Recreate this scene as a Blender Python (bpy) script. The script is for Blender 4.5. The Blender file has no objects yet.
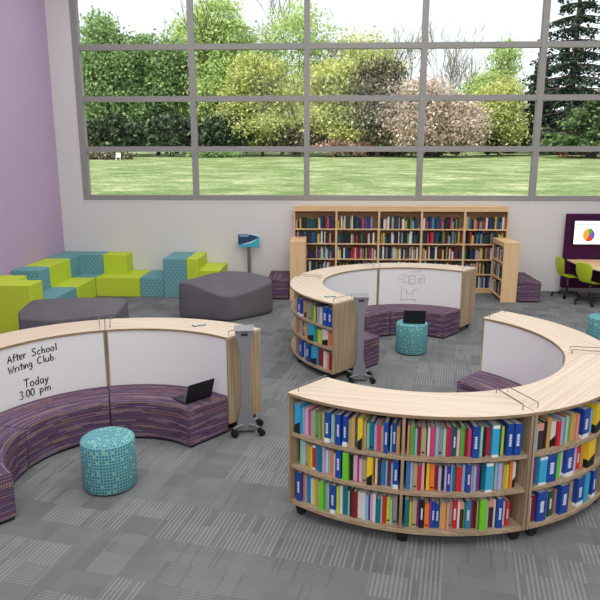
import bpy, bmesh, math, random
import numpy as np
from mathutils import Vector, Matrix

# ------------------------------------------------------------------ camera, world, light
scn = bpy.context.scene
col = scn.collection
PITCH, YAW, FOC, CAMH = 0.2204036, 0.0405917, 630.962, 2.9
cd = bpy.data.cameras.new('camera'); cam = bpy.data.objects.new('camera', cd); col.objects.link(cam)
cd.sensor_width = 36.0; cd.lens = 36.0*FOC/600.0; cd.clip_end = 400
cam.location = (0, 0, CAMH); cam.rotation_euler = (math.pi/2-PITCH, 0, YAW)
scn.camera = cam

w = bpy.data.worlds.new('sky'); scn.world = w; w.use_nodes = True
bg = w.node_tree.nodes['Background']
bg.inputs[0].default_value = (0.90, 0.955, 1.0, 1); bg.inputs[1].default_value = 1.25

def sun(name, rot, strength, angle, color):
    l = bpy.data.lights.new(name, 'SUN'); l.energy = strength; l.angle = angle; l.color = color
    o = bpy.data.objects.new(name, l); o.rotation_euler = rot; col.objects.link(o)
sun('sun', (math.radians(24), math.radians(-34), 0), 6.2, 0.01, (1, 0.97, 0.9))

def area(name, loc, rot, sx, sy, power, color=(1, 1, 1)):
    l = bpy.data.lights.new(name, 'AREA'); l.shape = 'RECTANGLE'; l.size = sx; l.size_y = sy
    l.energy = power; l.color = color
    o = bpy.data.objects.new(name, l); o.location = loc; o.rotation_euler = rot; col.objects.link(o)
for ly, pw in ((0.5, 92), (4.5, 104), (8.5, 116), (12.0, 66)):
    for lx in (-3.0, 1.5, 6.0):
        area('ceiling_lamp', (lx, ly, 7.8), (0, 0, 0), 2.2, 1.6, pw, (0.985, 1.0, 0.985))
area('rear_fill', (0.5, -3.5, 5.6), (math.radians(62), 0, 0), 8, 2.5, 320, (0.985, 1.0, 0.99))  # unseen fill behind the camera, added to brighten the boards and faces towards it

vs = scn.view_settings
vs.view_transform = 'Standard'; vs.look = 'None'; vs.gamma = 1; vs.use_curve_mapping = False
vs.exposure = 0.0

# ------------------------------------------------------------------ helpers
R = math.radians
def lin(c):
    return tuple(((x/255)/12.92 if x/255 <= 0.04045 else ((x/255+0.055)/1.055)**2.4) for x in c)
def at(px, py, Y):
    """world point at depth Y seen at a given picture position"""
    cp, sp, cy, sy = math.cos(PITCH), math.sin(PITCH), math.cos(YAW), math.sin(YAW)
    f = Vector((-sy*cp, cy*cp, -sp)); r = Vector((cy, sy, 0)); u = r.cross(f)
    d = f + r*((px-300)/FOC) + u*((300-py)/FOC)
    return Vector((0, 0, CAMH)) + d*(Y/d.y)

class NT:
    def __init__(s, name, rough=0.6, spec=0.3):
        s.m = bpy.data.materials.new(name); s.m.use_nodes = True
        s.t = s.m.node_tree; s.b = s.t.nodes['Principled BSDF']
        s.b.inputs['Roughness'].default_value = rough
        s.b.inputs['Specular IOR Level'].default_value = spec
    def n(s, kind, **kw):
        x = s.t.nodes.new(kind)
        for k, v in kw.items(): setattr(x, k, v)
        return x
    def l(s, a, b): s.t.links.new(a, b)
    def put(s, sock, v):
        if isinstance(v, bpy.types.NodeSocket): s.l(v, sock)
        else: sock.default_value = v
    def math(s, op, a, b=0.0, c=0.0):
        x = s.n('ShaderNodeMath', operation=op)
        s.put(x.inputs[0], a); s.put(x.inputs[1], b); s.put(x.inputs[2], c)
        return x.outputs[0]
    def mix(s, fac, a, b):
        x = s.n('ShaderNodeMix', data_type='RGBA')
        s.put(x.inputs[0], fac)
        s.put(x.inputs[6], a if isinstance(a, bpy.types.NodeSocket) else (*a, 1))
        s.put(x.inputs[7], b if isinstance(b, bpy.types.NodeSocket) else (*b, 1))
        return x.outputs[2]
    def obj(s):
        return s.n('ShaderNodeTexCoord').outputs['Object']
    def sep(s, v):
        x = s.n('ShaderNodeSeparateXYZ'); s.l(v, x.inputs[0]); return x.outputs
    def comb(s, a, b, c=0.0):
        x = s.n('ShaderNodeCombineXYZ'); s.put(x.inputs[0], a); s.put(x.inputs[1], b); s.put(x.inputs[2], c); return x.outputs[0]
    def noise(s, v, scale, detail=2, rough=0.5, vec=None):
        if vec is not None:
            mp = s.n('ShaderNodeMapping'); mp.inputs['Scale'].default_value = vec; s.l(v, mp.inputs[0]); v = mp.outputs[0]
        x = s.n('ShaderNodeTexNoise'); x.inputs['Scale'].default_value = scale
        x.inputs['Detail'].default_value = detail; x.inputs['Roughness'].default_value = rough
        s.l(v, x.inputs['Vector']); return x.outputs['Fac']
    def wn(s, v):
        x = s.n('ShaderNodeTexWhiteNoise', noise_dimensions='3D'); s.l(v, x.inputs['Vector']); return x.outputs
    def ramp(s, fac, stops, interp='LINEAR'):
        x = s.n('ShaderNodeValToRGB'); x.color_ramp.interpolation = interp
        e = x.color_ramp.elements
        while len(e) < len(stops): e.new(0.5)
        for i, (p, c) in enumerate(stops): e[i].position = p; e[i].color = (*c, 1)
        s.l(fac, x.inputs[0]); return x.outputs[0]
    def color(s, v): s.put(s.b.inputs['Base Color'], v if isinstance(v, bpy.types.NodeSocket) else (*v, 1)); return s

_flat = {}
def flat(rgb, rough=0.55, metal=0.0, name=None, spec=0.3, var=0.0):
    k = (rgb, rough, metal, spec)
    if k in _flat: return _flat[k]
    a = NT(name or 'paint', rough, spec)
    c = lin(rgb)
    f = a.noise(a.obj(), 35, 2)
    a.color(a.mix(f, tuple(x*0.93 for x in c), tuple(min(1, x*1.07) for x in c)))
    a.b.inputs['Metallic'].default_value = metal
    _flat[k] = a.m
    return a.m

def wood(name, base, dark, vec, contrast=0.5, rough=0.45):
    a = NT(name, rough, 0.3)
    o = a.obj()
    f = a.noise(o, 1.0, 3, 0.6, vec)
    g = a.noise(o, 3.1, 2, 0.5, vec)
    h = a.math('MULTIPLY', f, 0.65); h = a.math('MULTIPLY_ADD', g, 0.35, h)
    c = a.ramp(h, [(0.5-0.5*(1-contrast)*0.6, lin(dark)), (0.5+0.5*(1-contrast)*0.6, lin(base))])
    a.color(c)
    return a.m

class MB:
    """collects shapes into one mesh"""
    def __init__(s): s.v = []; s.f = []; s.i = []
    def add(s, vs, fs, mi=0):
        k = len(s.v); s.v += [tuple(x) for x in vs]; s.f += [tuple(k+j for j in f) for f in fs]; s.i += [mi]*len(fs); return s
    def box(s, x0, x1, y0, y1, z0, z1, mi=0, M=None):
        vs = [Vector((x, y, z)) for z in (z0, z1) for y in (y0, y1) for x in (x0, x1)]
        if M is not None: vs = [M @ q for q in vs]
        return s.add(vs, [(0, 2, 3, 1), (4, 5, 7, 6), (0, 1, 5, 4), (2, 6, 7, 3), (0, 4, 6, 2), (1, 3, 7, 5)], mi)
    def prism(s, poly, z0, z1, mi=0, M=None):
        n = len(poly)
        vs = [Vector((x, y, z0)) for x, y in poly]+[Vector((x, y, z1)) for x, y in poly]
        if M is not None: vs = [M @ q for q in vs]
        return s.add(vs, [tuple(range(n))[::-1], tuple(range(n, 2*n))]+[(i, (i+1) % n, n+(i+1) % n, n+i) for i in range(n)], mi)
    def arc(s, r0, r1, a0, a1, z0, z1, n=24, mi=0):
        vs = []
        for k in range(n+1):
            a = a0+(a1-a0)*k/n; c, d = math.cos(a), math.sin(a)
            vs += [(r0*c, r0*d, z0), (r1*c, r1*d, z0), (r1*c, r1*d, z1), (r0*c, r0*d, z1)]
        fs = [(0, 1, 2, 3), tuple(4*n+j for j in (3, 2, 1, 0))]
        for k in range(n):
            b = 4*k
            for j in range(4):
                fs.append((b+j, b+4+j, b+4+(j+1) % 4, b+(j+1) % 4))
        return s.add(vs, fs, mi)
    def lathe(s, prof, n=32, mi=0, c=(0, 0, 0), M=None):
        vs = []
        for r, z in prof:
            for k in range(n):
                a = 2*math.pi*k/n; q = Vector((c[0]+r*math.cos(a), c[1]+r*math.sin(a), c[2]+z))
                vs.append(M @ q if M is not None else q)
        m = len(prof)
        fs = [(j*n+k, j*n+(k+1) % n, (j+1)*n+(k+1) % n, (j+1)*n+k) for j in range(m-1) for k in range(n)]
        fs += [tuple(range(n))[::-1], tuple((m-1)*n+k for k in range(n))]
        return s.add(vs, fs, mi)
    def tube(s, pts, r, n=8, mi=0):
        pts = [Vector(p) for p in pts]; rs = r if isinstance(r, (list, tuple)) else [r]*len(pts)
        vs = []
        for i, p in enumerate(pts):
            d = (pts[min(i+1, len(pts)-1)]-pts[max(i-1, 0)]).normalized()
            a = d.cross(Vector((0, 0, 1)));
            if a.length < 1e-3: a = Vector((1, 0, 0))
            a.normalize(); b = d.cross(a)
            for k in range(n):
                t = 2*math.pi*k/n; vs.append(p+(a*math.cos(t)+b*math.sin(t))*rs[i])
        m = len(pts)
        fs = [(j*n+k, j*n+(k+1) % n, (j+1)*n+(k+1) % n, (j+1)*n+k) for j in range(m-1) for k in range(n)]
        fs += [tuple(range(n)), tuple((m-1)*n+k for k in range(n))[::-1]]
        return s.add(vs, fs, mi)
    def build(s, name, mats, parent=None, bevel=0.0, smooth=True, seg=2, ang=35, sub=0):
        me = bpy.data.meshes.new(name); me.from_pydata(s.v, [], s.f)
        mats = mats if isinstance(mats, (list, tuple)) else [mats]
        for m in mats: me.materials.append(m)
        me.polygons.foreach_set('material_index', s.i)
        bm = bmesh.new(); bm.from_mesh(me); bmesh.ops.recalc_face_normals(bm, faces=bm.faces); bm.to_mesh(me); bm.free()
        if smooth:
            me.shade_smooth(); me.set_sharp_from_angle(angle=R(ang))
        o = bpy.data.objects.new(name, me); col.objects.link(o); o.parent = parent
        if bevel:
            b = o.modifiers.new('bevel', 'BEVEL'); b.width = bevel; b.segments = seg; b.limit_method = 'ANGLE'; b.angle_limit = R(40)
            b.harden_normals = False
            me.shade_smooth()
            if not sub: me.set_sharp_from_angle(angle=R(89.9)) if seg >= 3 else None
        if sub:
            b = o.modifiers.new('sub', 'SUBSURF'); b.levels = sub; b.render_levels = sub
        return o

def tag(o, label=None, cat=None, group=None, kind=None):
    if label: o['label'] = label
    if cat: o['category'] = cat
    if group: o['group'] = group
    if kind: o['kind'] = kind
    return o
def empty(name, loc=(0, 0, 0), rz=0.0, label=None, cat=None, group=None):
    o = bpy.data.objects.new(name, None); o.location = loc; o.rotation_euler = (0, 0, rz); o.empty_display_size = 0.1
    col.objects.link(o); return tag(o, label, cat, group)
def kids(o): return [c for c in bpy.data.objects if c.parent == o]
def copy_tree(o, parent=None):
    c = o.copy(); col.objects.link(c); c.parent = parent
    for ch in kids(o): copy_tree(ch, c)
    return c
def struct(name, mb, mat, **kw): return tag(mb.build(name, mat, smooth=False, **kw), kind='structure')

# ------------------------------------------------------------------ materials
def wall_mat(name, rgb):
    a = NT(name, 0.85, 0.15); c = lin(rgb)
    a.color(a.mix(a.noise(a.obj(), 0.7, 3), tuple(x*0.97 for x in c), tuple(x*1.03 for x in c)))
    return a.m
M_white_wall = wall_mat('white_wall_paint', (214, 210, 209))
M_purple_wall = wall_mat('purple_wall_paint', (184, 160, 190))
M_ceiling = wall_mat('ceiling_paint', (225, 225, 225))
M_frame = flat((146, 143, 140), 0.5, 0.0, 'window_frame_grey')

def carpet():
    a = NT('grey_carpet_planks', 0.95, 0.05)
    o = a.obj(); x, y, z = a.sep(o)
    # plank grid slightly turned against the room
    c, s = math.cos(R(-12)), math.sin(R(-12))
    u = a.math('ADD', a.math('MULTIPLY', x, c), a.math('MULTIPLY', y, s))
    v = a.math('SUBTRACT', a.math('MULTIPLY', y, c), a.math('MULTIPLY', x, s))
    def cell(su, sv, off):
        row = a.math('FLOOR', a.math('DIVIDE', v, sv))
        uu = a.math('DIVIDE', u, su)
        uu = a.math('MULTIPLY_ADD', row, off, uu)
        return a.wn(a.comb(a.math('FLOOR', uu), row, su*10))
    c1 = cell(0.50, 0.50, 0.0); c2 = cell(0.25, 0.25, 0.0); c3 = cell(0.5, 0.125, 0.37); c4 = cell(0.125, 0.5, 0.0)
    # broad patch and small patches choose between plain, lines along v and lines along u
    r = a.math('ADD', a.math('MULTIPLY', c1[0], 0.62), a.math('MULTIPLY', c2[0], 0.38))
    lv = a.math('FRACT', a.math('DIVIDE', u, 0.033)); lv = a.math('GREATER_THAN', lv, 0.55)
    lu = a.math('FRACT', a.math('DIVIDE', v, 0.025)); lu = a.math('GREATER_THAN', lu, 0.6)
    wv = a.math('GREATER_THAN', r, 0.52); wu = a.math('LESS_THAN', r, 0.30)
    lines = a.math('ADD', a.math('MULTIPLY', lv, wv), a.math('MULTIPLY', a.math('MULTIPLY', lu, wu), 0.7))
    brk = a.math('GREATER_THAN', a.wn(a.comb(a.math('FLOOR', a.math('DIVIDE', u, 0.021)), a.math('FLOOR', a.math('DIVIDE', v, 0.25)), 3.0))[0], 0.12)
    lines = a.math('MULTIPLY', lines, brk)
    tone = a.math('ADD', a.math('MULTIPLY', c2[0], 0.35), a.math('MULTIPLY', c3[0], 0.30))
    tone = a.math('MULTIPLY_ADD', c4[0], 0.35, tone)
    fine = a.noise(o, 160, 2)
    base = a.ramp(tone, [(0.2, lin((104, 105, 106))), (0.8, lin((120, 121, 122)))])
    c = a.mix(a.math('MULTIPLY', lines, 0.5), base, lin((160, 160, 160)))
    c = a.mix(a.math('MULTIPLY', fine, 0.45), c, lin((88, 88, 90)))
    a.color(c); return a.m
M_carpet = carpet()

M_top = wood('pale_maple_laminate', (222, 207, 189), (184, 161, 138), (60, 0.5, 30), 0.35)
M_oak = wood('grey_oak_laminate', (194, 171, 142), (130, 108, 84), (55, 50, 1.0), 0.5)
M_oak_h = wood('grey_oak_shelf', (194, 172, 144), (140, 118, 93), (50, 1.2, 50), 0.5)
M_edge = wood('oak_edge_band', (164, 139, 110), (134, 111, 86), (20, 2, 20), 0.4)
M_maple = wood('honey_maple', (232, 198, 154), (216, 180, 134), (9, 9, 1.0), 0.3)
M_maple_h = wood('honey_maple_shelf', (230, 195, 150), (214, 176, 130), (1.0, 9, 9), 0.3)
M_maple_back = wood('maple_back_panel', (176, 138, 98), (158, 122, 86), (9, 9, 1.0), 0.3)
a = NT('whiteboard_gloss', 0.22, 0.45); a.color(lin((230, 228, 228))); M_board = a.m
M_ink = flat((18, 18, 20), 0.5, 0, 'marker_ink')
M_inkgrey = flat((120, 118, 122), 0.5, 0, 'faded_marker')
M_grey_metal = flat((142, 142, 146), 0.4, 0.35, 'tower_grey_metal', 0.4)
M_black = flat((24, 24, 26), 0.45, 0, 'black_plastic', 0.4)
M_chrome = flat((132, 130, 130), 0.4, 0.6, 'wire_steel')

def purple(name, cyl=True):
    a = NT(name, 0.9, 0.1)
    tc = a.n('ShaderNodeTexCoord'); o = tc.outputs['Object']; x, y, z = a.sep(o)
    nx, ny, nz = a.sep(tc.outputs['Normal'])
    up = a.math('GREATER_THAN', a.math('ABSOLUTE', nz), 0.6)
    if cyl:
        r = a.math('SQRT', a.math('ADD', a.math('MULTIPLY', x, x), a.math('MULTIPLY', y, y)))
        u = a.math('MULTIPLY_ADD', a.math('ARCTAN2', y, x), 1.15, r)
        vt = r
    else:
        u = a.math('ADD', x, y); vt = x
    v = a.math('ADD', a.math('MULTIPLY', up, vt), a.math('MULTIPLY', a.math('SUBTRACT', 1.0, up), z))
    if not cyl: u = a.math('ADD', a.math('MULTIPLY', up, y), a.math('MULTIPLY', a.math('SUBTRACT', 1.0, up), u))
    row = a.math('FLOOR', a.math('DIVIDE', v, 0.0150))
    rr = a.wn(a.comb(row, 7.0, 1.0))[0]
    # streaky ground
    st = a.noise(a.comb(a.math('MULTIPLY', u, 2.0), a.math('MULTIPLY', v, 44.0)), 1.6, 3, 0.6)
    ground = a.ramp(st, [(0.28, lin((68, 52, 74))), (0.5, lin((90, 72, 96))), (0.72, lin((116, 98, 122)))])
    band = a.noise(a.comb(a.math('MULTIPLY', u, 0.25), a.math('MULTIPLY', v, 12.0)), 1.0, 1)
    ground = a.mix(a.math('MULTIPLY', band, 0.55), ground, lin((84, 58, 78)))
    vfr = a.math('FRACT', a.math('DIVIDE', v, 0.0150))
    uu = a.math('ADD', a.math('DIVIDE', u, 0.021), a.math('MULTIPLY', vfr, 0.9))
    dash = a.math('LESS_THAN', a.math('FRACT', uu), 0.42)
    dash = a.math('MULTIPLY', dash, a.math('LESS_THAN', a.math('ABSOLUTE', a.math('SUBTRACT', vfr, 0.5)), 0.33))
    on = a.math('GREATER_THAN', rr, 0.50)
    run = a.math('GREATER_THAN', a.noise(a.comb(a.math('MULTIPLY', u, 2.2), a.math('MULTIPLY', row, 3.7)), 1.0, 0), 0.44)
    dash = a.math('MULTIPLY', a.math('MULTIPLY', dash, on), run)
    cc = a.wn(a.comb(a.math('FLOOR', a.math('MULTIPLY', u, 1.3)), row, 2.0))[0]
    dc = a.ramp(cc, [(0.0, lin((206, 172, 96))), (0.42, lin((190, 164, 188))), (0.72, lin((150, 158, 190))), (0.86, lin((206, 142, 120)))], 'CONSTANT')
    a.color(a.mix(a.math('MULTIPLY', dash, 0.78), ground, dc)); return a.m
M_purple = purple('purple_streaked_fabric'); M_purple_box = purple('purple_streaked_fabric_flat', False)

def teal_cells():
    a = NT('teal_checked_fabric', 0.85, 0.15)
    tc = a.n('ShaderNodeTexCoord'); o = tc.outputs['Object']; x, y, z = a.sep(o)
    nx, ny, nz = a.sep(tc.outputs['Normal'])
    up = a.math('GREATER_THAN', a.math('ABSOLUTE', nz), 0.8)
    dn = a.math('SUBTRACT', 1.0, up)
    u = a.math('ADD', a.math('MULTIPLY', up, x), a.math('MULTIPLY', dn, a.math('MULTIPLY', a.math('ARCTAN2', y, x), 0.2386)))
    v = a.math('ADD', a.math('MULTIPLY', up, y), a.math('MULTIPLY', dn, z))
    us = a.math('DIVIDE', u, 0.0268); vs_ = a.math('DIVIDE', v, 0.0285)
    fu, fv = a.math('FRACT', us), a.math('FRACT', vs_)
    inu = a.math('LESS_THAN', a.math('ABSOLUTE', a.math('SUBTRACT', fu, 0.5)), 0.31)
    inv = a.math('LESS_THAN', a.math('ABSOLUTE', a.math('SUBTRACT', fv, 0.5)), 0.31)
    sq = a.math('MULTIPLY', inu, inv)
    rn = a.wn(a.comb(a.math('FLOOR', us), a.math('FLOOR', vs_), 4.0))[0]
    cc = a.ramp(rn, [(0.0, lin((48, 104, 130))), (0.5, lin((58, 118, 140))), (0.84, lin((140, 186, 148)))], 'CONSTANT')
    a.color(a.mix(sq, lin((114, 170, 172)), cc)); return a.m
M_teal = teal_cells()

def teal_dots():
    a = NT('teal_dotted_vinyl', 0.7, 0.2)
    tc = a.n('ShaderNodeTexCoord'); o = tc.outputs['Object']; x, y, z = a.sep(o)
    nx, ny, nz = a.sep(tc.outputs['Normal'])
    up = a.math('GREATER_THAN', a.math('ABSOLUTE', nz), 0.6); dn = a.math('SUBTRACT', 1.0, up)
    u = a.math('ADD', a.math('MULTIPLY', dn, a.math('ADD', x, y)), a.math('MULTIPLY', up, x))
    v = a.math('ADD', a.math('MULTIPLY', dn, z), a.math('MULTIPLY', up, y))
    row = a.math('FLOOR', a.math('DIVIDE', v, 0.06))
    us = a.math('MULTIPLY_ADD', row, 0.5, a.math('DIVIDE', u, 0.085))
    fu = a.math('ABSOLUTE', a.math('SUBTRACT', a.math('FRACT', us), 0.5)); fv = a.math('ABSOLUTE', a.math('SUBTRACT', a.math('FRACT', a.math('DIVIDE', v, 0.06)), 0.5))
    d = a.math('MULTIPLY', a.math('LESS_THAN', fu, 0.17), a.math('LESS_THAN', fv, 0.2))
    a.color(a.mix(a.math('MULTIPLY', d, 0.7), lin((98, 150, 160)), lin((150, 190, 180)))); return a.m
M_teal_vinyl = teal_dots()
M_lime = flat((188, 206, 58), 0.6, 0, 'lime_vinyl', 0.25)
def bag_mat():
    a = NT('charcoal_lounger_fabric', 0.8, 0.2); o = a.obj()
    a.color(a.mix(a.noise(o, 3, 3), lin((92, 88, 93)), lin((106, 102, 107))))
    bp = a.n('ShaderNodeBump'); bp.inputs['Strength'].default_value = 0.5; bp.inputs['Distance'].default_value = 0.03
    a.l(a.noise(o, 2.4, 4, 0.55, (1, 1, 2.2)), bp.inputs['Height']); a.l(bp.outputs[0], a.b.inputs['Normal']); return a.m
M_bag = bag_mat()

# ------------------------------------------------------------------ room shell
XL, XR, YB, YF, ZC = -5.95, 9.6, 14.08, -4.2, 8.0
struct('floor', MB().box(XL-0.2, XR+0.2, YF-0.2, YB+0.3, -0.1, 0), M_carpet)
struct('ceiling', MB().box(XL-0.2, XR+0.2, YF-0.2, YB+0.3, ZC, ZC+0.1), M_ceiling)
struct('wall_left', MB().box(XL-0.2, XL, YF, YB+0.3, 0, ZC), M_purple_wall)
struct('wall_right', MB().box(XR, XR+0.2, YF, YB+0.3, 0, ZC), M_white_wall)
struct('wall_front', MB().box(XL-0.2, XR+0.2, YF-0.2, YF, 0, ZC), M_white_wall)
WX0, DX, WZ0, DZ = -5.344, 2.459, 2.052, 1.0526
WX1, WZ1 = WX0+5*DX, WZ0+5*DZ
b = MB()
b.box(XL, XR, YB, YB+0.3, 0, WZ0-0.06)
b.box(XL, XR, YB, YB+0.3, WZ1+0.06, ZC)
b.box(XL, WX0-0.07, YB, YB+0.3, WZ0-0.06, WZ1+0.06)
b.box(WX1+0.07, XR, YB, YB+0.3, WZ0-0.06, WZ1+0.06)
struct('wall_back', b, M_white_wall)
struct('trim_1', MB().box(WX0-0.1, WX1+0.1, YB-0.004, YB+0.02, WZ0-0.135, WZ0-0.065), flat((206, 203, 200), 0.6, 0, 'sill_paint'))
# window grid: verticals, horizontals, then panes
a = NT('window_glass', 0.02, 0.5); t = a.t; tr = a.n('ShaderNodeBsdfTransparent'); gl = a.n('ShaderNodeBsdfGlossy')
gl.inputs['Roughness'].default_value = 0.02; mx = a.n('ShaderNodeMixShader'); mx.inputs[0].default_value = 0.005
tr.inputs[0].default_value = (0.985, 0.995, 0.99, 1)
a.l(tr.outputs[0], mx.inputs[1]); a.l(gl.outputs[0], mx.inputs[2]); a.l(mx.outputs[0], t.nodes['Material Output'].inputs['Surface'])
M_glass = a.m
k = 0
for i in range(5):
    b = MB(); x0, x1 = WX0+i*DX, WX0+(i+1)*DX
    hw = 0.06
    b.box(x0-(0.08 if i == 0 else hw), x0+hw, YB-0.01, YB+0.13, WZ0-0.05, WZ1+0.05)
    if i == 4: b.box(x1-hw, x1+0.07, YB-0.01, YB+0.13, WZ0-0.05, WZ1+0.05)
    for j in range(6):
        z = WZ0+j*DZ; b.box(x0+hw, x1-hw, YB, YB+0.12, z-0.058, z+0.058)
    fr = tag(b.build('window_%d' % (i+1), M_frame, smooth=False), kind='structure')
    for j in range(5):
        z = WZ0+j*DZ
        g = MB().box(x0+hw, x1-hw, YB+0.055, YB+0.063, z+0.058, z+DZ-0.058).build('pane', M_glass, fr, smooth=False)

# ------------------------------------------------------------------ outdoors
def zg(y): return 1.5+(max(y, 14.4)-14.4)*(3.40-1.5)/(66-14.4)
def grass():
    a = NT('sunlit_lawn', 0.9, 0.1); o = a.obj()
    n1 = a.noise(o, 1.0, 5, 0.7, (0.45, 0.6, 1)); n2 = a.noise(o, 8, 4, 0.8, (0.6, 0.8, 1))
    h = a.math('ADD', a.math('MULTIPLY', n1, 0.5), a.math('MULTIPLY', n2, 0.5))
    a.color(a.ramp(h, [(0.40, lin((84, 106, 60))), (0.5, lin((112, 128, 82))), (0.60, lin((168, 170, 134)))])); return a.m
b = MB(); ys = [14.45, 20, 30, 45, 66, 95]
for i in range(5):
    b.add([(-70, ys[i], zg(ys[i])), (80, ys[i], zg(ys[i])), (80, ys[i+1], zg(ys[i+1])), (-70, ys[i+1], zg(ys[i+1]))], [(0, 1, 2, 3)])
b.box(-70, 80, 14.45, 95, -0.4, 0.3)
struct('ground', b, grass())

rng = np.random.default_rng(4)
def leaf_mat(name, cols, trans=0.35):
    a = NT(name, 0.7, 0.2)
    g = a.n('ShaderNodeNewGeometry')
    n = len(cols)
    c = a.ramp(g.outputs['Random Per Island'], [(i/max(1, n-1), lin(x)) for i, x in enumerate(cols)])
    a.l(c, a.b.inputs['Base Color'])
    tl = a.n('ShaderNodeBsdfTranslucent'); a.l(c, tl.inputs[0])
    mx = a.n('ShaderNodeMixShader'); mx.inputs[0].default_value = trans
    a.l(a.b.outputs[0], mx.inputs[1]); a.l(tl.outputs[0], mx.inputs[2])
    a.l(mx.outputs[0], a.t.nodes['Material Output'].inputs['Surface']); return a.m
L_green = leaf_mat('spring_green_leaves', [(96, 122, 78), (142, 170, 112), (186, 208, 152)], 0.45)
L_bright = leaf_mat('bright_leaves', [(136, 158, 92), (186, 208, 132), (220, 232, 172)], 0.45)
L_yellow = leaf_mat('yellow_green_leaves', [(152, 158, 92), (200, 206, 130), (228, 230, 168)], 0.45)
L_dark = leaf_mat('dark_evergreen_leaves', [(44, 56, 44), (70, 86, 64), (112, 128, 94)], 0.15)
L_brown = leaf_mat('brownish_green_leaves', [(70, 66, 58), (100, 98, 78), (160, 156, 126)], 0.2)
L_pink = leaf_mat('magnolia_blossom', [(146, 130, 108), (206, 186, 168), (246, 232, 226)], 0.4)
L_rose = leaf_mat('rosy_blossom', [(140, 104, 98), (188, 150, 142), (214, 186, 174)], 0.3)
L_spruce = leaf_mat('spruce_needles', [(22, 36, 32), (38, 56, 46), (60, 82, 62)], 0.1)
L_cedar = leaf_mat('cedar_needles', [(40, 62, 42), (72, 98, 60), (134, 156, 92)], 0.2)
M_bark = flat((84, 74, 66), 0.9, 0, 'bark')
M_bark_l = flat((128, 116, 104), 0.9, 0, 'pale_bark')

def quads(P, size, name, mat, parent, flatness=0.0):
    n = len(P)
    a = rng.normal(size=(n, 3)); a /= np.linalg.norm(a, axis=1)[:, None]
    b_ = rng.normal(size=(n, 3)); b_[:, 2] *= (1-flatness); a[:, 2] *= (1-flatness)
    a /= np.linalg.norm(a, axis=1)[:, None]
    b_ -= (a*b_).sum(1)[:, None]*a; b_ /= np.linalg.norm(b_, axis=1)[:, None]
    s = size*(0.55+0.9*rng.random(n))[:, None]
    a *= s*0.5; b_ *= s*0.32
    V = np.stack([P-a, P-b_, P+a, P+b_], 1).reshape(-1, 3)
    me = bpy.data.meshes.new(name); me.vertices.add(4*n); me.loops.add(4*n); me.polygons.add(n)
    me.vertices.foreach_set('co', V.astype(np.float32).ravel())
    me.loops.foreach_set('vertex_index', np.arange(4*n, dtype=np.int32))
    me.polygons.foreach_set('loop_start', np.arange(0, 4*n, 4, dtype=np.int32))
    me.update(); me.validate(); me.materials.append(mat)
    o = bpy.data.objects.new(name, me); col.objects.link(o); o.parent = parent
    return o
def blob_points(blobs, n, clump=0.5):
    """leaves gathered in small tufts inside the crown's ellipsoids"""
    out = []
    vol = np.array([r[3]*r[4]*r[5] for r in blobs])**0.8; vol /= vol.sum()
    for (x, y, z, a, b_, c), q in zip(blobs, vol):
        m = max(4, int(n*q/40)); d = rng.normal(size=(m, 3)); d /= np.linalg.norm(d, axis=1)[:, None]
        rad = rng.random(m)**0.42
        ctr = np.array([x, y, z])+d*rad[:, None]*np.array([a, b_, c])
        t_ = np.repeat(ctr, 40, 0)+rng.normal(size=(m*40, 3))*clump*np.array([1.15, 1.15, 0.5])
        out.append(t_)
    return np.concatenate(out)
def branchy(mb, p, d, L, r, depth, rnd, spread=0.55, n=5, minr=0.02):
    pts = [p]; rs = [r]; q = p.copy(); dd = d.copy(); k = 4
    ends = []
    for i in range(k):
        dd = (dd+Vector((rnd.uniform(-.16, .16), rnd.uniform(-.16, .16), rnd.uniform(0, .12)))).normalized()
        q = q+dd*(L/k); pts.append(q.copy()); rs.append(max(minr, r*(1-0.62*(i+1)/k)))
        if depth > 0 and i >= 1:
            for _ in range(1 if i < k-1 else 2):
                a_ = rnd.uniform(0, 6.28); sd = Vector((math.cos(a_), math.sin(a_)*0.8, rnd.uniform(0.1, 0.7)))*spread
                branchy(mb, q.copy(), (dd+sd).normalized(), L*rnd.uniform(.55, .8), rs[-1]*0.75, depth-1, rnd, spread, n, minr)
    mb.tube(pts, rs, n)
def tree(name, px, Y, top_px, label, cat, group, mat, blobs, n, leaf, trunk_r=0.22, bark=None, sparse_depth=3, spread=0.55, clump=0.5, trunk_px=None, dist=None):
    base = at(px, 150, Y); root = empty(name, (base.x, Y, zg(Y)), 0, label, cat, group)
    g = zg(Y)
    top = at(px, top_px, Y).z-g
    mb = MB(); rnd = random.Random(int(px*7+Y))
    branchy(mb, Vector((0, 0, -0.1)), Vector((0, 0, 1)), top*(0.40 if sparse_depth < 4 else 0.44), trunk_r, sparse_depth, rnd, spread)
    mb.build('trunk', bark or M_bark, root)
    bl = []
    for (bx, by, rx, ry) in blobs:                      # centre and radii as seen, depth radius follows width
        c = at(bx, by, Y); s = Y/FOC
        bl.append((c.x-base.x, 0, c.z-g, rx*s, max(rx, 14)*s*0.8, ry*s))
    quads(blob_points(bl, int(n*2.0), clump), leaf*0.66, 'foliage', mat, root)
    return root
G1 = 'trees beyond the lawn'
tree('leafy_tree', 100, 60, 16, 'mid green leafy tree at the left edge of the window', 'tree', G1, L_green,
     [(98, 42, 22, 26), (92, 80, 24, 30), (120, 70, 26, 34), (104, 112, 26, 26), (128, 105, 24, 30)], 15000, 0.42)
tree('leafy_tree', 158, 61, 30, 'green tree with a lower crown, second from the left', 'tree', G1, L_green,
     [(150, 62, 24, 24), (160, 92, 26, 26), (174, 70, 20, 30), (150, 122, 24, 18), (136, 56, 14, 18)], 13000, 0.42)
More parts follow.
